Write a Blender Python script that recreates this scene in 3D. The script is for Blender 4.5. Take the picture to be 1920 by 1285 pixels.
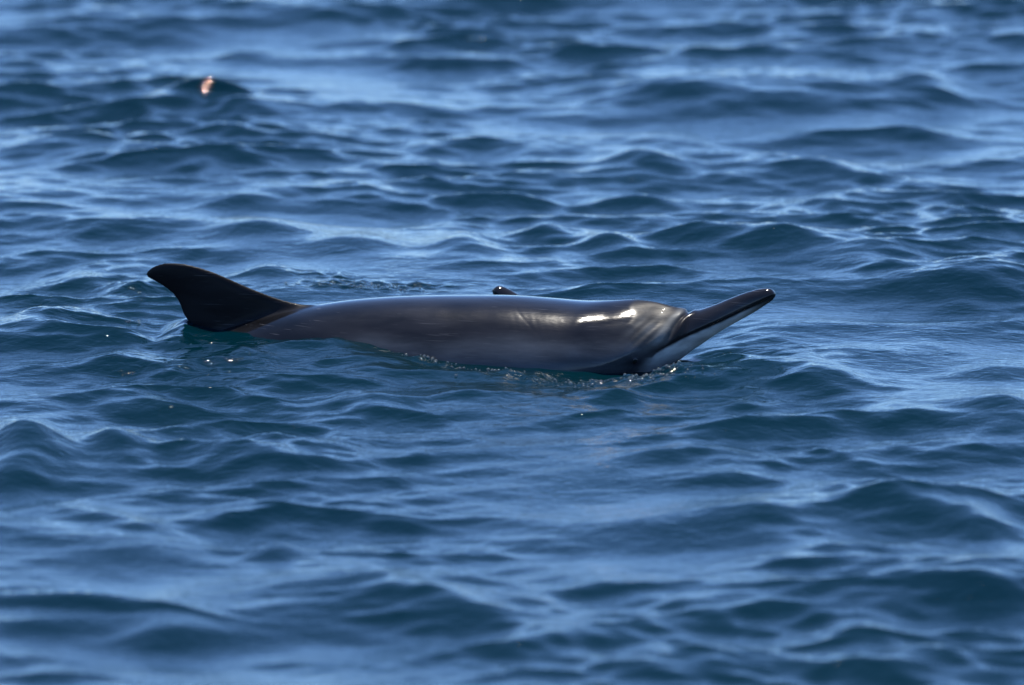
import bpy, bmesh, math, random
import numpy as np
from mathutils import Vector, Matrix

SC = bpy.context.scene
for o in list(bpy.data.objects):
    bpy.data.objects.remove(o, do_unlink=True)
COL = SC.collection
R = math.radians

# ------------------------------------------------------------------ camera
DIST, PITCH = 16.0, R(10.6)                 # shot from a boat deck with a long lens
CS, SN = math.cos(PITCH), math.sin(PITCH)
cam_d = bpy.data.cameras.new('camera')
cam = bpy.data.objects.new('camera', cam_d); COL.objects.link(cam)
cam.location = (0, -DIST * CS, DIST * SN)
cam.rotation_euler = (math.pi / 2 - PITCH, 0, 0)
cam_d.lens = 300; cam_d.sensor_width = 36
cam_d.clip_start = 0.1; cam_d.clip_end = 20000
cam_d.dof.use_dof = True
cam_d.dof.focus_distance = 15.93
cam_d.dof.aperture_fstop = 3.7
cam_d.dof.aperture_blades = 0
SC.camera = cam

# ------------------------------------------------------------------ sky, sun, exposure
SUN_EL, SUN_AZ = R(76), R(4)               # azimuth measured from +Y (away from camera) towards +X
w = bpy.data.worlds.new('World'); SC.world = w; w.use_nodes = True
nt = w.node_tree; nt.nodes.clear()
sky = nt.nodes.new('ShaderNodeTexSky'); sky.sky_type = 'NISHITA'; sky.sun_disc = False
sky.sun_elevation = SUN_EL; sky.sun_rotation = SUN_AZ
sky.altitude = 0; sky.air_density = 0.66; sky.dust_density = 0.0; sky.ozone_density = 10.0
bg = nt.nodes.new('ShaderNodeBackground'); bg.inputs[1].default_value = 0.15
wo = nt.nodes.new('ShaderNodeOutputWorld')
nt.links.new(sky.outputs[0], bg.inputs[0]); nt.links.new(bg.outputs[0], wo.inputs[0])

sun_d = bpy.data.lights.new('sun', 'SUN'); sun_d.energy = 3.4; sun_d.angle = R(0.53); sun_d.color = (1.0, 0.93, 0.82)
sun = bpy.data.objects.new('sun', sun_d); COL.objects.link(sun)
sdir = Vector((math.sin(SUN_AZ) * math.cos(SUN_EL), math.cos(SUN_AZ) * math.cos(SUN_EL), math.sin(SUN_EL)))
sun.rotation_euler = sdir.to_track_quat('Z', 'Y').to_euler()
sun.location = sdir * 50

SC.view_settings.view_transform = 'Standard'; SC.view_settings.look = 'None'
SC.view_settings.gamma = 1; SC.view_settings.use_curve_mapping = False
SC.view_settings.exposure = 1.02
SC.render.engine = 'CYCLES'
SC.cycles.use_denoising = True
SC.cycles.max_bounces = 6
SC.cycles.sample_clamp_indirect = 0.45

# ------------------------------------------------------------------ helpers
def tag(o, label=None, cat=None, group=None, kind=None):
    if label: o['label'] = label
    if cat: o['category'] = cat
    if group: o['group'] = group
    if kind: o['kind'] = kind
    return o

def grid_mesh(name, V, F):
    """V (n,3) float array, F (m,4) int array of quads"""
    me = bpy.data.meshes.new(name)
    n, m = len(V), len(F)
    me.vertices.add(n); me.loops.add(m * 4); me.polygons.add(m)
    me.vertices.foreach_set('co', np.ascontiguousarray(V, np.float32).ravel())
    me.loops.foreach_set('vertex_index', np.ascontiguousarray(F, np.int32).ravel())
    me.polygons.foreach_set('loop_start', np.arange(0, m * 4, 4, dtype=np.int32))
    me.polygons.foreach_set('use_smooth', np.ones(m, bool))
    me.update(calc_edges=True)
    return me

def attr(me, name, vals):
    a = me.attributes.new(name, 'FLOAT', 'POINT')
    a.data.foreach_set('value', np.ascontiguousarray(vals, np.float32))

def attr_col(me, name, rgb):
    a = me.attributes.new(name, 'FLOAT_COLOR', 'POINT')
    c = np.ones((len(rgb), 4), np.float32); c[:, :3] = rgb
    a.data.foreach_set('color', c.ravel())

def sstep(a, b, x):
    t = np.clip((x - a) / (b - a), 0, 1)
    return t * t * (3 - 2 * t)

def pix_to_water(px, py, z=0.0):
    """place on the water plane that the 1920-px frame shows at (px, py)"""
    f = 300 / 36 * 1920
    dx, dz = (px - 960) / f, (642.5 - py) / f
    d = np.array([dx, CS + dz * SN, -SN + dz * CS])
    t = (z - DIST * SN) / d[2]
    return d[0] * t, -DIST * CS + d[1] * t

def catmull(xs, ys, x):
    """monotone-ish cubic (finite-difference tangents) interpolation"""
    xs = np.asarray(xs, float); ys = np.asarray(ys, float)
    m = np.gradient(ys, xs)
    i = np.clip(np.searchsorted(xs, x) - 1, 0, len(xs) - 2)
    h = xs[i + 1] - xs[i]; t = np.clip((x - xs[i]) / h, 0, 1)
    return ((2*t**3 - 3*t**2 + 1) * ys[i] + (t**3 - 2*t**2 + t) * h * m[i]
            + (-2*t**3 + 3*t**2) * ys[i+1] + (t**3 - t**2) * h * m[i+1])

# ------------------------------------------------------------------ the dolphin: measures
YAW = R(12.0)                     # head turned a little towards the boat
CY, SY = math.cos(YAW), math.sin(YAW)
YC = -0.05
def side(px, py):
    """side-view measure (1 px = 1 mm in the photo) -> local x, z on the animal's mid plane"""
    xl = (np.asarray(px, float) - 960) / 1000 / CY
    y = YC - SY * xl
    sc = 1 - y * CS * -1 / DIST if False else (DIST + y * CS) / DIST
    up = (642.5 - np.asarray(py, float)) / 1000 * sc
    return xl * sc, (up - SN * y) / CS
def unside(P):
    """inverse for any point of the animal's near flank -> photo px, py"""
    xl, yl, z = P[:, 0], -np.abs(P[:, 1]), P[:, 2]
    X = CY * xl + SY * yl; Y = YC - SY * xl + CY * yl
    dep = DIST + Y * CS - z * SN
    k = DIST / dep
    return 960 + 1000 * X * k, 642.5 - 1000 * (CS * z + SN * Y) * k

# stations, snout to tail: top px,py  bottom px,py  half width (mm)
ST = [
 (1452.0,549, 1453,556,  6.0), (1448,544.0, 1450,561,  9.5), (1440,541.0, 1445,565.5, 12.5),
 (1428,541.5, 1436,571.5, 15), (1403,547.5, 1418,583.5, 17.5), (1372,558.5, 1389,600, 20.5),
 (1341,571, 1357,618, 25), (1315,580.0, 1330,636, 30.5), (1301,584.0, 1314,647.0, 34),
 (1291,584.5, 1300,656.5, 39.0), (1283,580.5, 1288,665.5, 47.0), (1272,577, 1272,677, 52.0),
 (1254,571.5, 1250,695, 62), (1226,566.0, 1220,716, 80), (1190,562.5, 1180,746, 105), (1140,564.6, 1122,785, 122.0),
 (1085,565.6, 1050,820, 137.0), (1030,561.0, 1010,835, 141.0), (960,556, 950,850, 141.5), (880,555.3, 870,855, 143),
 (800,556, 790,850, 140), (720,559, 715,836, 132), (640,566, 645,815, 121), (570,577, 580,796, 108),
 (500,593, 510,782, 95), (430,615, 440,775, 82), (350,642, 355,770, 68), (250,666, 255,762, 52),
 (120,688, 120,754, 36), (-40,704, -40,750, 24), (-200,714, -200,749, 15), (-330,722, -330,750, 10), (-395,730, -395,748, 6),
]
def build_dolphin_mesh():
    S = np.array(ST, float)
    key = np.concatenate([[0], np.cumsum(np.hypot(np.diff((S[:,0]+S[:,2])/2), np.diff((S[:,1]+S[:,3])/2)))])
    u = np.concatenate([np.linspace(0, key[12], 110, endpoint=False), np.linspace(key[12], key[-1], 150)])
    T = [catmull(key, S[:, i], u) for i in range(5)]
    tx, tz = side(T[0], T[1]); bx, bz = side(T[2], T[3]); hw = T[4] / 1000
    NA = 96
    th = np.linspace(0, 2 * math.pi, NA, endpoint=False)
    verts = []
    for k in range(len(u)):
        c = np.array([(tx[k]+bx[k])/2, 0, (tz[k]+bz[k])/2]); ax = np.array([(tx[k]-bx[k])/2, 0, (tz[k]-bz[k])/2])
        hk = hw[k]
        cc, ss = np.cos(th), np.sin(th)
        pk = T[0][k]
        e = 0.97 + np.where(cc > 0, 1, 0) * (0.36 * np.clip((pk - 1104) / 85, 0, 1) - 0.33 * sstep(1232, 1292, pk))
        vz = np.sign(cc) * np.abs(cc) ** e; vy = np.sign(ss) * np.abs(ss) ** e
        P = c[None] + vz[:, None] * ax[None]
        P[:, 1] += vy * hk
        verts.append(P)
    n = len(u)
    V = [np.concatenate(verts)]
    F = []
    for k in range(n - 1):
        for j in range(NA):
            a = k * NA + j; b = k * NA + (j + 1) % NA
            F.append((a, b, b + NA, a + NA))
    caps = []
    V0 = V[0]
    c0 = V0[:NA].mean(0) + np.array([0.0022, 0, 0.0003]); c1 = V0[-NA:].mean(0)
    V = np.concatenate([V0, c0[None], c1[None]])
    i0, i1 = len(V0), len(V0) + 1
    for j in range(NA):
        b = (j + 1) % NA
        caps.append((i0, b, j)); caps.append((i1, (n-1)*NA + j, (n-1)*NA + b))
    verts = [tuple(p) for p in V]; faces = [tuple(f) for f in F] + caps

    def add_blade(lead, trail, thick, mapf, ns=60, nc=40):
        """closed aerofoil between a leading and a trailing edge polyline (arrays of 3D points along the span)"""
        nonlocal verts, faces
        def resample(p, n):
            p = np.asarray(p, float)
            d = np.concatenate([[0], np.cumsum(np.linalg.norm(np.diff(p, axis=0), axis=1))]); d /= d[-1]
            t = 1 - (1 - np.linspace(0, 1, n)) ** 1.6
            return np.stack([catmull(d, p[:, i], t) for i in range(p.shape[1])], 1)
        L, Tt = resample(lead, ns), resample(trail, ns)
        base = len(verts)
        cc = (1 - np.cos(np.linspace(0, math.pi, nc))) / 2
        prof = 0.5 * np.clip(4 * cc * (1 - cc), 0, 1) ** 0.42 * (1 - 0.35 * cc)
        for k in range(ns):
            s = k / (ns - 1)
            t = thick[0] * (1 - s) ** 0.8 + thick[1] * s
            t *= math.sqrt(max(0.0, 1 - s ** 6)) + 0.0
            chord = L[k][None] * (1 - cc)[:, None] + Tt[k][None] * cc[:, None]
            for sg in (1, -1):
                for j in range(nc):
                    verts.append(tuple(mapf(chord[j], sg * max(prof[j] * t, 0.0004))))
        row = 2 * nc
        for k in range(ns - 1):
            o = base + k * row
            for j in range(nc - 1):
                faces.append((o+j, o+j+1, o+row+j+1, o+row+j))
                faces.append((o+nc+j+1, o+nc+j, o+nc+row+j, o+nc+row+j+1))
            faces.append((o, o+row, o+row+nc, o+nc))
            faces.append((o+nc-1, o+2*nc-1, o+row+2*nc-1, o+row+nc-1))
        for o, fl in ((base, 0), (base + (ns-1)*row, 1)):
            for j in range(nc - 1):
                q = (o+j, o+nc+j, o+nc+j+1, o+j+1)
                faces.append(q if not fl else q[::-1])

    # dorsal fin, outline in side view
    lead = [(640,592),(601,573.5),(557,567),(524,559.5),(498,551),(470,540),(437,525.6),(404,511.4),(371,500.5),(345,494.6),(323,492.8),(299,496.0),(283,503.5),(275.5,510.5),(273.5,515)]
    trail = [(372,690),(365,650),(356,612),(350,600),(344,591),(338.4,576),(333.5,565),(327.5,556),(320.5,548.5),(312,542),(303,535.8),(294.7,530.5),(284,525),(276.5,520.5),(273.5,515)]
    la = [(*side(*p),) for p in lead]; ta = [(*side(*p),) for p in trail]
    add_blade(la, ta, (0.021, 0.007), lambda p, t: (p[0], t, p[1]))
    # flukes and flippers (below the surface)
    for sg in (1, -1):
        x0, z0 = side(-300, 738)
        fl = [(x0+0.03, 0.0), (x0-0.03, 0.10), (x0-0.10, 0.19), (x0-0.165, 0.245), (x0-0.19, 0.262)]
        ft = [(x0-0.10, 0.0), (x0-0.135, 0.06), (x0-0.15, 0.14), (x0-0.178, 0.22), (x0-0.19, 0.262)]
        add_blade(fl, ft, (0.016, 0.004), lambda p, t, sg=sg: (p[0], sg * p[1], z0 + sg * t), 40, 24)
        x1, z1 = side(1075, 775)
        a = R(38)
        fl = [(x1+0.045, 0.0), (x1+0.02, 0.09), (x1-0.045, 0.17), (x1-0.115, 0.225), (x1-0.14, 0.237)]
        ft = [(x1-0.045, 0.0), (x1-0.05, 0.07), (x1-0.085, 0.14), (x1-0.125, 0.21), (x1-0.14, 0.237)]
        def mp(p, t, sg=sg):
            d = 0.085 + p[1]
            return (p[0], sg * (d * math.cos(a) + t * math.sin(a)), z1 - p[1] * math.sin(a) + sg * 0 + t * math.cos(a))
        add_blade(fl, ft, (0.017, 0.004), mp, 40, 24)

    me = bpy.data.meshes.new('dolphin_raw')
    me.from_pydata(verts, [], faces); me.update()
    bm = bmesh.new(); bm.from_mesh(me); bmesh.ops.recalc_face_normals(bm, faces=bm.faces); bm.to_mesh(me); bm.free()
    tmp = bpy.data.objects.new('tmp', me); COL.objects.link(tmp)
    md = tmp.modifiers.new('r', 'REMESH'); md.mode = 'VOXEL'; md.voxel_size = 0.0026; md.adaptivity = 0.0
    dg = bpy.context.evaluated_depsgraph_get()
    out = bpy.data.meshes.new_from_object(tmp.evaluated_get(dg))
    bpy.data.objects.remove(tmp, do_unlink=True); bpy.data.meshes.remove(me)
    out.name = 'dolphin_body'
    n = len(out.vertices)
    P = np.empty(n * 3, np.float32); out.vertices.foreach_get('co', P); P = P.reshape(n, 3).astype(np.float64)
    E = np.empty(len(out.edges) * 2, np.int32); out.edges.foreach_get('vertices', E); E = E.reshape(-1, 2)
    deg = np.bincount(E.ravel(), minlength=n).astype(float)[:, None]
    def avg(Q):
        A = np.empty_like(Q)
        for i in range(Q.shape[1]):
            A[:, i] = (np.bincount(E[:, 0], Q[E[:, 1], i], n) + np.bincount(E[:, 1], Q[E[:, 0], i], n))
        return A / deg
    q0 = unside(P); px0 = q0[0]
    # fillet where the fin grows out of the back, light polish elsewhere (Taubin, keeps volume)
    fil = np.exp(-((q0[1] - (575 + 0.30*np.clip(560-q0[0],0,400))) / 26) ** 2) * sstep(640, 590, q0[0]) * sstep(330, 370, q0[0])
    for it in range(12):
        P = P + 0.5 * (avg(P) - P); P = P - 0.52 * (avg(P) - P)
    for it in range(25):
        P = P + (0.6 * fil)[:, None] * (avg(P) - P)
    finw = 0.5 * sstep(590, 560, px0 + 0.8 * (q0[1] - 575)) 
    for it in range(8):
        P = P + finw[:, None] * (avg(P) - P)
    # vertex normals
    out.vertices.foreach_set('co', P.astype(np.float32).ravel()); out.update()
    N = np.empty(n * 3, np.float32); out.vertex_normals.foreach_get('vector', N); N = N.reshape(n, 3)
    px, py = unside(P)
    nearside = sstep(0.15, 0.5, np.abs(N[:, 1]))
    # mouth line
    mx = np.array([1222,1232,1243,1268,1309,1351,1393,1422,1440,1452.0]); my = np.array([668,659.5,653,639.5,620.5,602.5,582.5,569.5,560.5,554.0])
    ml = catmull(mx, my, np.clip(px, 1222, 1452))
    dm = py - ml                                   # >0 below the line
    inm = sstep(1218, 1240, px)
    groove = np.exp(-(dm / 2.6) ** 2) * inm * nearside
    lip = (sstep(-14, -1.5, dm) * sstep(2.0, -1.0, dm)) * inm * nearside
    disp = -0.0024 * groove + 0.0012 * lip - 0.0012 * sstep(0, 3, dm) * sstep(26, 3, dm) * inm * nearside * sstep(1240, 1300, px)
    # crease between melon and beak
    cx = catmull(np.array([570,584,594,606,629,652.0]), np.array([1292,1290.5,1279,1268.5,1256.5,1243.0]), np.clip(py, 570, 652))
    dc = px - cx
    cz = sstep(648, 625, py) * sstep(1320, 1300, px)
    disp += -0.0034 * np.exp(-(dc / 5.0) ** 2) * cz + 0.0024 * np.exp(-((dc - 11) / 7.0) ** 2) * cz + 0.0008 * np.exp(-((dc + 16) / 12.0) ** 2) * cz
    # soft folds on the cheek, running down towards the eye
    fold = (px + 0.95 * py) 
    cheek = np.exp(-(((px - 1215) / 34) ** 2 + ((py - 630) / 26) ** 2))
    disp += 0.5 * cheek * (0.0009 * np.sin(fold / 5.2 + py / 40) + 0.0009 * np.sin(fold / 3.1 + 1.3 + py / 17))
    # skin folds behind the head
    nk = np.exp(-(((px - 985) / 42) ** 2 + ((py - 628) / 34) ** 2))
    disp += nk * 0.22 * (0.00030 * np.sin((px - 0.25 * py) / 2.1) + 0.00022 * np.sin((px - 0.18 * py) / 3.3 + 2))
    cre = 968 + 55 * sstep(575, 660, py) ** 0.8 - 60 * sstep(575, 556, py)
    disp += -0.00018 * np.exp(-((px - cre) / 2.8) ** 2) * sstep(690, 640, py) * sstep(553, 560, py)
    ml2 = np.exp(-(((px - 1150) / 60) ** 2 + ((py - 606) / 16) ** 2))
    disp += ml2 * 0.00022 * np.sin(py / 3.6 + px / 31.0) 
    disp += -0.0042 * sstep(1178, 1242, px) * sstep(1288, 1240, px) * sstep(564, 580, py) * sstep(628, 596, py)
    # eye bulge
    disp += 0.0022 * np.exp(-(((px - 1191) / 9) ** 2 + ((py - 677) / 6) ** 2)) * nearside
    P = P + N * disp[:, None]
    out.vertices.foreach_set('co', P.astype(np.float32).ravel())
    out.polygons.foreach_set('use_smooth', np.ones(len(out.polygons), bool))
    out.update()
    # ---- pigment
    col = np.empty((n, 3)); col[:] = (0.0125, 0.0125, 0.0145)
    def mix(c, m): 
        nonlocal col
        col = col * (1 - m[:, None]) + np.array(c)[None] * m[:, None]
    wob = 4 * np.sin(px / 71.0) + 2 * np.sin(px / 37.0 + 1 + py / 20) + 1.2 * np.sin(px / 13.7 + py / 9)
    body = sstep(590, 720, px) 
    mix((0.038, 0.042, 0.049), body * sstep(622, 652, py + wob - 0.02 * (px - 900)) * sstep(1290, 1240, px))
    mix((0.30, 0.30, 0.29), sstep(735, 790, py + wob))                            # pale belly, under water
    # grey face
    face = np.exp(-(((px - 1225) / 45) ** 2 + ((py - 622) / 34) ** 2))
    mix((0.085, 0.088, 0.088), np.clip(1.1 * face, 0, 1) * (0.75 + 0.25 * np.sin(fold / 5.2 + 0.6)))
    line = np.exp(-((dc + 16) / 9.0) ** 2) * sstep(660, 630, py) * sstep(572, 590, py)
    mix((0.16, 0.165, 0.158), 0.7 * line)
    # throat and lower jaw
    jaw = sstep(1.0, 5.0, dm) * sstep(1205, 1240, px + 0.8 * (py - 668))
    mix((0.30, 0.31, 0.31), jaw)
    # beak top
    mix((0.014, 0.0135, 0.0155), sstep(0, 8, dc) * sstep(1, -2, dm) * sstep(1225, 1262, px))
    mix((0.010, 0.010, 0.012), sstep(1392, 1440, px + 0.6 * (py - 575)))          # dark snout tip
    # black lips, the stripe back to the eye and the eye patch
    mix((0.008, 0.008, 0.010), np.exp(-np.abs((dm - 0.5) / (3.2 + 0.7 * np.sin(px / 9.0) + 0.5 * np.sin(px / 3.7))) ** 1.7) * inm)
    st = np.exp(-((py - (677 - 0.52 * (px - 1191))) / 9.0) ** 2) * sstep(1175, 1192, px) * sstep(1268, 1235, px) * sstep(5, -2, dm + 4*sstep(1230,1215,px)*-3)
    mix((0.016, 0.016, 0.019), 0.6 * st)
    ep = np.exp(-(((px - 1189) / 19) ** 2 + ((py - 680) / 12) ** 2))
    mix((0.010, 0.010, 0.013), ep)
    fb = np.exp(-(((px - 1120) / 75) ** 2 + ((py - 696) / 20) ** 2))
    mix((0.022, 0.023, 0.027), 0.6 * fb)
    mix((0.006, 0.0062, 0.0075), sstep(720, 500, px + 0.5 * (py - 600)))            # fin and rear back
    attr_col(out, 'pigment', col)
    attr(out, 'matte', np.maximum(sstep(12, -6, py - (566 + 0.27 * (600 - px))) * sstep(600, 570, px), 0.9 * sstep(1178, 1196, px + 4 * np.sin(py / 5.0)) * sstep(1296, 1284, px) + 0.15 * sstep(1096, 1040, px) * sstep(560, 640, px)))
    return out

# ------------------------------------------------------------------ materials
def new_mat(name):
    m = bpy.data.materials.new(name); m.use_nodes = True
    t = m.node_tree; t.nodes.clear()
    o = t.nodes.new('ShaderNodeOutputMaterial'); b = t.nodes.new('ShaderNodeBsdfPrincipled')
    t.links.new(b.outputs[0], o.inputs[0])
    return m, t, b, o

def mat_skin():
    m, t, b, _ = new_mat('wet_dolphin_skin')
    N, L = t.nodes.new, t.links.new
    a = N('ShaderNodeAttribute'); a.attribute_name = 'pigment'
    tc = N('ShaderNodeTexCoord')
    mp = N('ShaderNodeMapping'); mp.inputs['Scale'].default_value = (9, 30, 40); L(tc.outputs['Object'], mp.inputs[0])
    n1 = N('ShaderNodeTexNoise'); n1.inputs['Scale'].default_value = 1.0; n1.inputs['Detail'].default_value = 5; L(mp.outputs[0], n1.inputs['Vector'])
    r1 = N('ShaderNodeMapRange'); r1.inputs[1].default_value = 0.3; r1.inputs[2].default_value = 0.7; r1.inputs[3].default_value = 0.55; r1.inputs[4].default_value = 1.5; L(n1.outputs[0], r1.inputs[0])
    mx = N('ShaderNodeVectorMath'); mx.operation = 'SCALE'; L(a.outputs['Color'], mx.inputs[0]); L(r1.outputs[0], mx.inputs['Scale'])
    # pale scratches and rake marks
    mps = N('ShaderNodeMapping'); mps.inputs['Rotation'].default_value = (0, R(24), 0); mps.inputs['Scale'].default_value = (14, 50, 420); L(tc.outputs['Object'], mps.inputs[0])
    ns = N('ShaderNodeTexNoise'); ns.inputs['Scale'].default_value = 1.0; ns.inputs['Detail'].default_value = 2; ns.inputs['Distortion'].default_value = 0.3; L(mps.outputs[0], ns.inputs['Vector'])
    rs = N('ShaderNodeMapRange'); rs.inputs[1].default_value = 0.66; rs.inputs[2].default_value = 0.74; rs.inputs[3].default_value = 0.0; rs.inputs[4].default_value = 0.3; L(ns.outputs[0], rs.inputs[0])
    sm = N('ShaderNodeMix'); sm.data_type = 'RGBA'; sm.inputs[7].default_value = (0.10, 0.10, 0.105, 1); L(rs.outputs[0], sm.inputs[0]); L(mx.outputs[0], sm.inputs[6])
    L(sm.outputs[2], b.inputs['Base Color'])
    n2 = N('ShaderNodeTexNoise'); n2.inputs['Scale'].default_value = 14; n2.inputs['Detail'].default_value = 4; L(tc.outputs['Object'], n2.inputs['Vector'])
    r2 = N('ShaderNodeMapRange'); r2.inputs[1].default_value = 0.3; r2.inputs[2].default_value = 0.7; r2.inputs[3].default_value = 0.09; r2.inputs[4].default_value = 0.175; L(n2.outputs[0], r2.inputs[0])
    am = N('ShaderNodeAttribute'); am.attribute_name = 'matte'
    rm = N('ShaderNodeMapRange'); L(am.outputs['Fac'], rm.inputs[0]); L(r2.outputs[0], rm.inputs[3]); rm.inputs[4].default_value = 0.42
    L(rm.outputs[0], b.inputs['Roughness'])
    cw = N('ShaderNodeMapRange'); L(am.outputs['Fac'], cw.inputs[0]); cw.inputs[3].default_value = 0.2; cw.inputs[4].default_value = 0.02; L(cw.outputs[0], b.inputs['Coat Weight'])
    sl = N('ShaderNodeMapRange'); L(am.outputs['Fac'], sl.inputs[0]); sl.inputs[3].default_value = 0.5; sl.inputs[4].default_value = 0.16; L(sl.outputs[0], b.inputs['Specular IOR Level'])
    b.inputs['IOR'].default_value = 1.33
    n3 = N('ShaderNodeTexNoise'); n3.inputs['Scale'].default_value = 1.0; n3.inputs['Detail'].default_value = 3
    mp3 = N('ShaderNodeMapping'); mp3.inputs['Scale'].default_value = (60, 150, 220); L(tc.outputs['Object'], mp3.inputs[0]); L(mp3.outputs[0], n3.inputs['Vector'])
    bp = N('ShaderNodeBump'); bp.inputs['Strength'].default_value = 0.10; bp.inputs['Distance'].default_value = 0.002
    L(n3.outputs[0], bp.inputs['Height']); L(bp.outputs[0], b.inputs['Normal'])
    b.inputs['Coat Weight'].default_value = 0.2; b.inputs['Coat Roughness'].default_value = 0.05; b.inputs['Coat IOR'].default_value = 1.33
    return m

def mat_water():
    m, t, b, _ = new_mat('sea_water')
    N, L = t.nodes.new, t.links.new
    geo = N('ShaderNodeNewGeometry')
    n0 = N('ShaderNodeTexNoise'); n0.inputs['Scale'].default_value = 0.8; n0.inputs['Detail'].default_value = 2; L(geo.outputs['Position'], n0.inputs['Vector'])
    cr = N('ShaderNodeMix'); cr.data_type = 'RGBA'
    cr.inputs[6].default_value = (0.0001, 0.0098, 0.0170, 1); cr.inputs[7].default_value = (0.0001, 0.0128, 0.0170, 1)
    L(n0.outputs[0], cr.inputs[0]); L(cr.outputs[2], b.inputs['Base Color'])
    b.inputs['Roughness'].default_value = 0.035
    b.inputs['IOR'].default_value = 1.27
    # capillary ripples, stronger where the animals have churned the surface
    a = N('ShaderNodeAttribute'); a.attribute_name = 'churn'
    mp = N('ShaderNodeMapping'); mp.inputs['Scale'].default_value = (38, 60, 38); L(geo.outputs['Position'], mp.inputs[0])
    n1 = N('ShaderNodeTexNoise'); n1.inputs['Scale'].default_value = 1.0; n1.inputs['Detail'].default_value = 4; n1.inputs['Distortion'].default_value = 0.6; L(mp.outputs[0], n1.inputs['Vector'])
    r = N('ShaderNodeMapRange'); r.inputs[3].default_value = 0.0019; r.inputs[4].default_value = 0.007; L(a.outputs['Fac'], r.inputs[0])
    mu = N('ShaderNodeMath'); mu.operation = 'MULTIPLY'; L(n1.outputs[0], mu.inputs[0]); L(r.outputs[0], mu.inputs[1])
    bp = N('ShaderNodeBump'); bp.inputs['Strength'].default_value = 1.0; bp.inputs['Distance'].default_value = 1.0
    L(mu.outputs[0], bp.inputs['Height']); L(bp.outputs[0], b.inputs['Normal'])
    return m

# ------------------------------------------------------------------ the sea: one sheet to the horizon
def axis(fine, far, growth):
    """fine: list of (a, b, step) covering the detailed span; then growing steps out to +-far"""
    pts = [fine[0][0]]
    for a, b_, s in fine:
        n = int(round((b_ - a) / s)); pts += list(a + (b_ - a) * np.arange(1, n + 1) / n)
    lo, hi = [], []
    s = fine[0][2]; x = pts[0]
    while x > -far: s *= growth; x -= s; lo.append(x)
    s = fine[-1][2]; x = pts[-1]
    while x < far: s *= growth; x += s; hi.append(x)
    return np.array(lo[::-1] + pts + hi)

# placed crests: px, py of the crest top, half length (m), height (m), front run (m), skew (dy per dx), side sharpness
# (crest top px, py, half length px, visible height px, slope of the crest line in the photo)
CRESTS = [
 (388,158,42,44,0), (320,182,70,26,-.08), (460,186,80,28,.08), (740,58,120,24,.05), (850,92,120,24,.02), (450,88,50,16,0), (180,20,90,18,0), (1290,152,120,34,.03), (1735,136,45,32,.05),
 (250,188,75,20,-.06), (430,238,150,26,.03), (120,268,100,26,.04), (1260,243,70,30,.02), (1215,284,62,38,.06), (990,272,45,16,0), (1420,278,90,26,.14),
 (1590,302,110,30,.10), (1720,225,50,16,.1), (1170,354,105,34,.08), (950,362,70,22,-.05), (440,372,80,20,-.12), (490,428,85,36,.05), (665,458,75,32,.04),
 (868,455,52,40,.02), (1020,434,48,22,.06), (1140,452,52,36,.16), (1310,448,60,28,.04), (1500,458,150,40,.09), (1840,515,150,62,-.03), (1640,505,80,26,.08),
 (160,510,70,34,.02), (500,512,45,26,.0), (60,545,60,20,.08), (240,540,55,26,-.1), (70,600,60,22,.0), (120,618,90,26,.04), (400,665,150,28,-.02), (200,672,60,22,-.12),
 (700,738,75,26,.02), (860,732,60,18,.04), (280,745,90,24,.0), (50,808,70,60,.12), (215,812,55,40,.25), (480,832,150,52,.10), (30,868,55,40,.05), (640,826,50,20,0),
 (180,948,110,30,.15), (520,1005,45,24,-.05), (640,1060,125,50,.02), (830,1095,120,54,.10), (100,1102,140,44,.06), (310,1158,70,36,-.05), (560,1200,100,30,0),
 (1250,832,130,34,-.11), (1380,690,60,20,.0), (1540,702,75,32,.10), (1880,752,80,40,.05), (1450,790,110,24,-.04), (1710,770,90,24,.05), (1370,880,80,18,-.06),
 (1690,925,110,46,.08), (1420,948,95,30,.04), (1830,950,70,50,.02), (1560,1010,190,46,-.03), (1130,1065,80,24,-.05), (1620,1156,55,36,0), (1700,1205,170,60,.06), (1000,1175,110,30,-.06), (1330,1220,120,36,-.05), (1840,1090,70,30,.08), (1580,660,70,16,.02), (1860,690,70,26,-.04),
]


# churned patches: px, py, half length px, half height px, slope in the photo, amount
CHURN = [
 (1120,704,160,11,.03,1.0), (1225,706,75,12,-.03,1.0), (790,674,85,6.5,.16,.9), (650,642,60,7,.16,.8), (940,690,60,4,.05,.5),
 (690,552,160,10,.0,.9), (800,549,35,9,0,.8), (610,535,80,10,.1,.6), (250,555,90,26,.05,.4), (120,590,120,38,.05,.25), (255,616,40,6,0,.35), (60,560,70,30,0,.25), (600,640,90,8,.05,.8),
 (430,622,40,5,.1,.8), (400,650,120,12,0.05,.4), (560,652,100,8,.1,.45), (300,700,120,30,0,.25), (1000,722,110,10,.02,.3), (420,690,120,14,0,.35), (1420,665,120,14,0,.22), (650,820,60,16,.1,.3),
]

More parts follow.
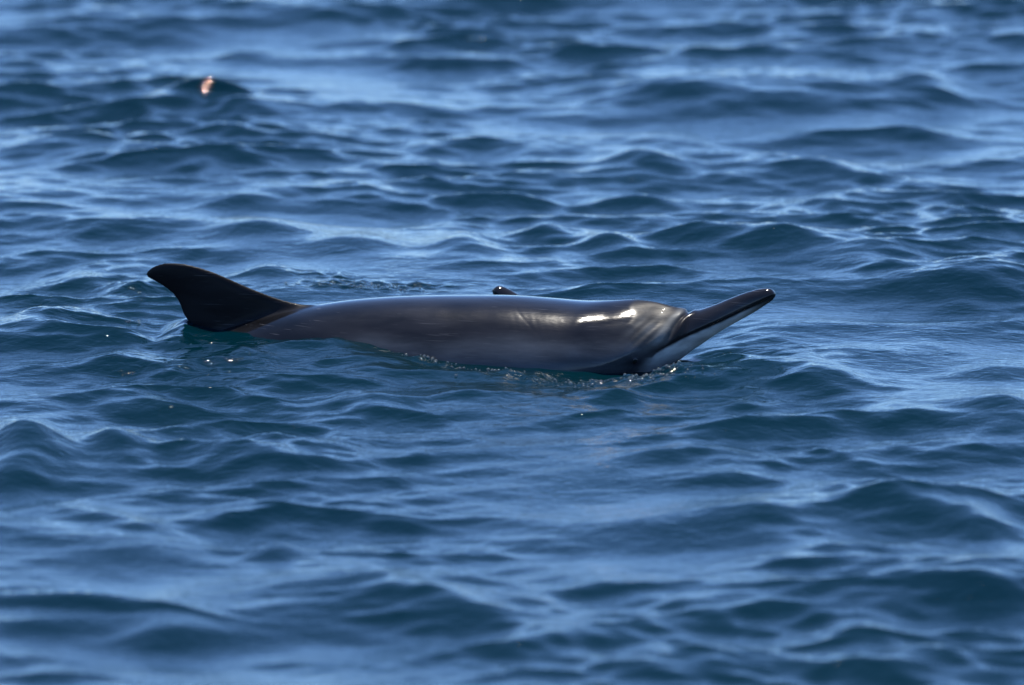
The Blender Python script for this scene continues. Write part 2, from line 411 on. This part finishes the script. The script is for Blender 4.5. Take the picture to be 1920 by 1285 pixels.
def build_water(waterline):
    rng = np.random.default_rng(11)
    xs = axis([(-1.45, 1.45, 0.0070)], 4000, 1.07)
    ys = axis([(-3.5, -0.75, 0.0100), (-0.75, 0.75, 0.0056), (0.75, 5.8, 0.0105)], 6000, 1.07)
    dxs, dys = np.gradient(xs), np.gradient(ys)
    X0, Y0 = np.meshgrid(xs, ys)
    X0 = X0.ravel().astype(np.float32); Y0 = Y0.ravel().astype(np.float32)
    SP = np.maximum(*[a.ravel() for a in np.meshgrid(dxs, dys)]).astype(np.float32)
    Z = np.zeros_like(X0); DX = np.zeros_like(X0); DY = np.zeros_like(X0); ZS = np.zeros_like(X0)
    # slow modulation of the small ripples: calm slicks and ruffled patches
    mod = np.zeros_like(X0)
    for k in range(9):
        a = rng.uniform(0, 2*math.pi); l = rng.uniform(0.6, 2.2)
        mod += np.sin(2*math.pi/l*(X0*math.cos(a) + 0.6*Y0*math.sin(a)) + rng.uniform(0, 6.3))
    mod = np.clip(1 + 0.28 * mod, 0.25, 1.9).astype(np.float32)
    fine = SP < 1.2
    idx_all = np.arange(len(X0))
    bands = [ # lambda range, n, total rms slope, direction spread (rad), choppiness
        (1.6, 5.0, 14, 0.024, 0.6, 0.5), (0.65, 1.6, 22, 0.040, 0.65, 1.4), (0.28, 0.65, 36, 0.066, 0.58, 1.7),
        (0.12, 0.28, 46, 0.096, 0.60, 1.7), (0.045, 0.12, 56, 0.086, 0.68, 0.8)]
    calm = (1 - 0.75 * np.exp(-(X0 / 1.3) ** 2 - ((Y0 + 0.3) / 1.0) ** 2)).astype(np.float32)
    for bi, (l0, l1, n, slope, spread, chop) in enumerate(bands):
        for k in range(n):
            lam = l0 * (l1 / l0) ** ((k + rng.uniform(0, 1)) / n)
            kk = 2 * math.pi / lam
            d = -math.pi/2 + R(8) + rng.normal(0, spread)
            kx, ky = kk * math.cos(d), kk * math.sin(d)
            A = slope * math.sqrt(2.0 / n) / kk
            ph = rng.uniform(0, 2 * math.pi)
            sel = np.nonzero(SP < lam / 2.5)[0]
            att = np.clip((lam / SP[sel] - 2.5) / 2.0, 0, 1)
            if bi >= 3: att = att * mod[sel]
            if bi < 2: att = att * calm[sel]
            arg = (kx * X0[sel] + ky * Y0[sel] + ph).astype(np.float32)
            s, c = np.sin(arg), np.cos(arg)
            Z[sel] += A * att * c
            if bi >= 3: ZS[sel] += A * att * c
            if chop:
                DX[sel] -= chop * A * att * math.cos(d) * s
                DY[sel] -= chop * A * att * math.sin(d) * s
    X = X0 + DX; Y = Y0 + DY
    for (px, py, hlp, hp, sl) in CRESTS:
        cx, cy = pix_to_water(px, py + 0.55 * hp)
        sc = (DIST + cy) / DIST
        hl = 1.2 * hlp * sc / 1000; h = hp * sc / 1000 * 0.68; run = h * 3.0 + 0.014
        if hp == 44: h *= 1.08; run *= 0.30; hl *= 1.35
        skew = -sl / 0.184
        m = np.nonzero((np.abs(X - cx) < 3.2 * hl) & (np.abs(Y - cy) < 9 * run + 3.2*hl*abs(skew)))[0]
        ux = X[m] - cx; uy = Y[m] - cy - skew * ux
        run2 = run * (0.75 + 0.25 * np.cos(ux / hl * 1.4))
        f = np.where(uy < 0, np.exp(-np.abs(uy / (1.05 * run2)) ** 1.6), np.exp(-np.abs(uy / (1.7 * run2)) ** 1.4)) if hp != 44 else np.exp(-(uy / run2) ** 2)
        Z[m] += h * np.exp(-np.abs(ux / hl) ** 2) * f
    # ---- meet the animal: waterline polyline (x, y, z), level blended in near it
    wl = waterline
    yl = np.interp(X, wl[:, 0], wl[:, 1]); zl = np.interp(X, wl[:, 0], wl[:, 2])
    dist = Y - yl
    ex = np.maximum(np.maximum(wl[0, 0] - X, X - wl[-1, 0]), 0)
    back = 0.015 + 0.285 * sstep(-0.60, -0.50, X)
    wy = np.where(dist < 0, np.exp(-(dist / 0.15) ** 2), np.where(dist < back, 1.0, np.exp(-((dist - back) / (0.05 + 0.25 * back)) ** 2)))
    wgt = wy * np.exp(-(ex / np.where(X < 0, 0.045, 0.10)) ** 2)
    low = Z - ZS
    Zn = low * (1 - wgt) + (zl + 0.12 * low) * wgt + ZS * (1 - 0.3 * wgt)
    # no face steeper than a ripple can stand, save the one pointed crest
    nx, ny = len(xs), len(ys)
    Zg = Zn.reshape(ny, nx).astype(np.float64); Yg = Y.reshape(ny, nx); Xg = X.reshape(ny, nx)
    gx, gy = pix_to_water(388, 174)
    keep = 1 - np.exp(-((Xg - gx) / 0.16) ** 4 - ((Yg - gy) / 0.4) ** 4)
    def blur(A):
        for ax in (0, 1):
            p = np.pad(A, [(3, 3) if i == ax else (0, 0) for i in (0, 1)], mode='edge')
            c = np.cumsum(p, axis=ax); c = np.insert(c, 0, 0, axis=ax)
            n = A.shape[ax]
            A = (np.take(c, np.arange(7, n + 7), axis=ax) - np.take(c, np.arange(0, n), axis=ax)) / 7
        return A
    for it in range(5):
        sl = np.zeros_like(Zg)
        sl[1:-1] = (Zg[2:] - Zg[:-2]) / np.maximum(Yg[2:] - Yg[:-2], 1e-4)
        mk = np.clip(3 * blur(sstep(0.36, 0.50, sl)), 0, 1) * keep
        Zg += mk * (blur(Zg) - Zg)
    Zn = Zg.ravel()
    # ---- churned water: zones given by their place in the photo, laid out on the sea surface
    churn = np.zeros_like(X)
    for (px, py, rx, ry, sl, am) in CHURN:
        cx, cy = pix_to_water(px, py)
        m = np.nonzero((np.abs(X - cx) < 0.003 * rx) & (np.abs(Y - cy) < 0.016 * ry + 0.02 * abs(sl) * rx))[0]
        ux = (X[m] - cx) / (rx / 1000); uy = (Y[m] - cy + sl / 0.184 * (X[m] - cx)) / (ry / 184)
        churn[m] = np.maximum(churn[m], am * np.exp(-(ux ** 2 + uy ** 2) ** 1.5))
    m = np.nonzero(churn > 0.01)[0]
    zc = np.zeros(len(m)); ch = churn[m]
    for k in range(56):
        lam = 0.022 * (0.075 / 0.022) ** rng.uniform(0, 1); kk = 2 * math.pi / lam; d = rng.uniform(0, 2 * math.pi)
        zc += 0.44 * math.sqrt(2 / 56) / kk * np.cos(kk * (math.cos(d) * X[m] + math.sin(d) * Y[m]) + rng.uniform(0, 6.28))
    Zn[m] += ch * zc
    # a small swell pushed up against the throat, rings running out from it
    cx, cy = pix_to_water(1283, 694)
    rr = np.hypot(X - cx, (Y - cy))
    m = np.nonzero(rr < 0.6)[0]
    Zn[m] += 0.004 * np.exp(-((X[m] - cx) / 0.035) ** 2 - ((Y[m] - cy) / 0.05) ** 2)
    cx, cy = pix_to_water(1400, 690)
    rr = np.hypot(X - cx, (Y - cy)); m = np.nonzero(rr < 0.9)[0]
    Zn[m] += 0.0010 * np.sin(rr[m] * 2 * math.pi / 0.055) * np.exp(-(rr[m] / 0.28) ** 2) * sstep(0.02, 0.08, rr[m])
    V = np.stack([X, Y, Zn], 1)
    i = np.arange((ny - 1) * nx).reshape(ny - 1, nx)[:, :-1].ravel()
    F = np.stack([i, i + 1, i + nx + 1, i + nx], 1)
    me = grid_mesh('water', V, F)
    attr(me, 'churn', np.clip(churn, 0, 1))
    o = bpy.data.objects.new('water', me); COL.objects.link(o)
    tag(o, 'deep blue rippled sea water', 'water', kind='structure')
    me.materials.append(mat_water())
    return o, V

# ------------------------------------------------------------------ assemble
body_me = build_dolphin_mesh()
body_me.materials.append(mat_skin())
def place_dolphin(loc, yaw, pitch=0.0, roll=0.0):
    root = bpy.data.objects.new('dolphin', None); COL.objects.link(root); root.empty_display_size = 0.2
    root.location = loc; root.rotation_euler = (roll, pitch, yaw)
    b = bpy.data.objects.new('body', body_me); COL.objects.link(b); b.parent = root
    return root
d1 = place_dolphin((0, YC, 0), -YAW)
tag(d1, 'large grey dolphin with raised dark beak and curved dorsal fin lying at the surface', 'dolphin', 'dolphins')

# waterline wanted on the near flank (photo measures) -> points on the body
WL_PX = [(356,607.5),(375,612),(410,617),(440,621),(475,631),(520,635),(580,632),(630,634),(690,646),(760,665),(860,681),(980,692),(1080,701),(1190,700),(1240,692),(1272,686)]
P = np.empty(len(body_me.vertices) * 3, np.float32); body_me.vertices.foreach_get('co', P); P = P.reshape(-1, 3).astype(float)
Nn = np.empty(len(P) * 3, np.float32); body_me.vertex_normals.foreach_get('vector', Nn); Nn = Nn.reshape(-1, 3)
qx, qy = unside(P)
near = (P[:, 1] < 0.002)
wl = []
for (a, b) in WL_PX:
    d2 = (qx - a) ** 2 + (qy - b) ** 2 + np.where(near, 0, 1e9)
    k = np.argsort(d2)[:6]
    p = P[k].mean(0)
    wl.append((CY * p[0] + SY * p[1], YC - SY * p[0] + CY * p[1], p[2]))
for (a, b) in [(296,633),(312,622),(328,612),(345,603)]:          # water heaped up behind the fin
    y = wl[0][1] if False else 0.078
    wl.append(((a - 960) / 1000, y, ((642.5 - b) / 1000 - SN * y) / CS))
wl = np.array(sorted(wl))
print('WL', np.round(wl, 3).tolist())
sea, WV = build_water(wl)
print('TRIS', len(sea.data.polygons) * 2, len(body_me.polygons) * 2)

# ------------------------------------------------------------------ eyes
def mat_eye():
    m, t, b, _ = new_mat('dolphin_eye')
    n = t.nodes.new('ShaderNodeTexNoise'); n.inputs['Scale'].default_value = 90
    c = t.nodes.new('ShaderNodeMix'); c.data_type = 'RGBA'; c.inputs[6].default_value = (0.004, 0.004, 0.005, 1); c.inputs[7].default_value = (0.012, 0.009, 0.008, 1)
    t.links.new(n.outputs[0], c.inputs[0]); t.links.new(c.outputs[2], b.inputs['Base Color'])
    b.inputs['Roughness'].default_value = 0.06
    return m
EYE_M = mat_eye()
k = int(np.argmin((qx - 1191) ** 2 + (qy - 677) ** 2 + np.where(near, 0, 1e9)))
ep, en = Vector(P[k]), Vector(Nn[k])
def eye_mesh(sg):
    bm = bmesh.new(); bmesh.ops.create_uvsphere(bm, u_segments=20, v_segments=12, radius=0.0060)
    c = Vector((ep.x, sg * abs(ep.y), ep.z)); nn = Vector((en.x, sg * abs(en.y), en.z)).normalized()
    q = nn.to_track_quat('Z', 'Y')
    for v in bm.verts:
        p = v.co.copy(); p.z *= 0.45; v.co = c - nn * 0.0022 + q @ p
    for f in bm.faces: f.smooth = True
    me = bpy.data.meshes.new('eye'); bm.to_mesh(me); bm.free(); me.materials.append(EYE_M)
    return me
EYES = [eye_mesh(1), eye_mesh(-1)]
def add_eyes(root):
    for me in EYES:
        o = bpy.data.objects.new('eye', me); COL.objects.link(o); o.parent = root
add_eyes(d1)

# ------------------------------------------------------------------ a second animal behind: only its snout breaks the surface
yaw2, pitch2 = R(172), R(-13)
M2 = Matrix.Rotation(yaw2, 3, 'Z') @ Matrix.Rotation(pitch2, 3, 'Y')
tip = Vector((*side(1440, 541.0),)); tip = Vector((tip.x, 0, tip.y))
Y2 = 0.42
t2 = Vector((-0.022, Y2, ((642.5 - 536.5) / 1000 * (DIST + Y2) / DIST - SN * Y2) / CS))
d2 = place_dolphin(t2 - M2 @ tip, yaw2, pitch2)
add_eyes(d2)
tag(d2, 'wet dark rounded snout tip of another dolphin poking up behind the big dolphin', 'dolphin', 'dolphins')

# ------------------------------------------------------------------ small bubbles on the churned water
rnd = random.Random(5)
sub = WV[(np.abs(WV[:, 0]) < 1.0) & (WV[:, 1] > -0.6) & (WV[:, 1] < 0.9)]
bm = bmesh.new()
ZONES = [(1130,706,150,8,.03,120), (1235,704,55,8,-.05,44), (790,672,80,5,.15,75), (930,689,60,3,.06,24), (650,644,50,5,.15,30), (432,618,14,4,.1,26),
         (690,553,130,6,0,60), (258,616,22,3,0,7), (270,566,30,6,.2,6)]
for (px, py, rx, ry, sl, n) in ZONES:
    for i in range(n):
        u, v = rnd.gauss(0, 0.5), rnd.gauss(0, 0.5)
        x, y = pix_to_water(px + u * rx, py + v * ry + sl * u * rx)
        k = int(np.argmin((sub[:, 0] - x) ** 2 + (sub[:, 1] - y) ** 2))
        r = 0.0012 + 0.0030 * rnd.random() ** 2.2
        bmesh.ops.create_icosphere(bm, subdivisions=2, radius=r, matrix=Matrix.Translation(Vector(sub[k]) + Vector((0, 0, 0.15 * r))))
for f in bm.faces: f.smooth = True
me = bpy.data.meshes.new('bubbles'); bm.to_mesh(me); bm.free()
mb, tb, bb, _ = new_mat('bubble_film')
bb.inputs['Base Color'].default_value = (0.55, 0.62, 0.62, 1); bb.inputs['Roughness'].default_value = 0.08
bb.inputs['IOR'].default_value = 1.33; bb.inputs['Transmission Weight'].default_value = 0.9
nb = tb.nodes.new('ShaderNodeTexNoise'); nb.inputs['Scale'].default_value = 400
rb = tb.nodes.new('ShaderNodeMapRange'); rb.inputs[3].default_value = 0.04; rb.inputs[4].default_value = 0.14
tb.links.new(nb.outputs[0], rb.inputs[0]); tb.links.new(rb.outputs[0], bb.inputs['Roughness'])
me.materials.append(mb)
ob = bpy.data.objects.new('bubbles', me); COL.objects.link(ob)
tag(ob, 'tiny glinting bubbles on the churned water along the dolphin', 'bubbles', kind='stuff')
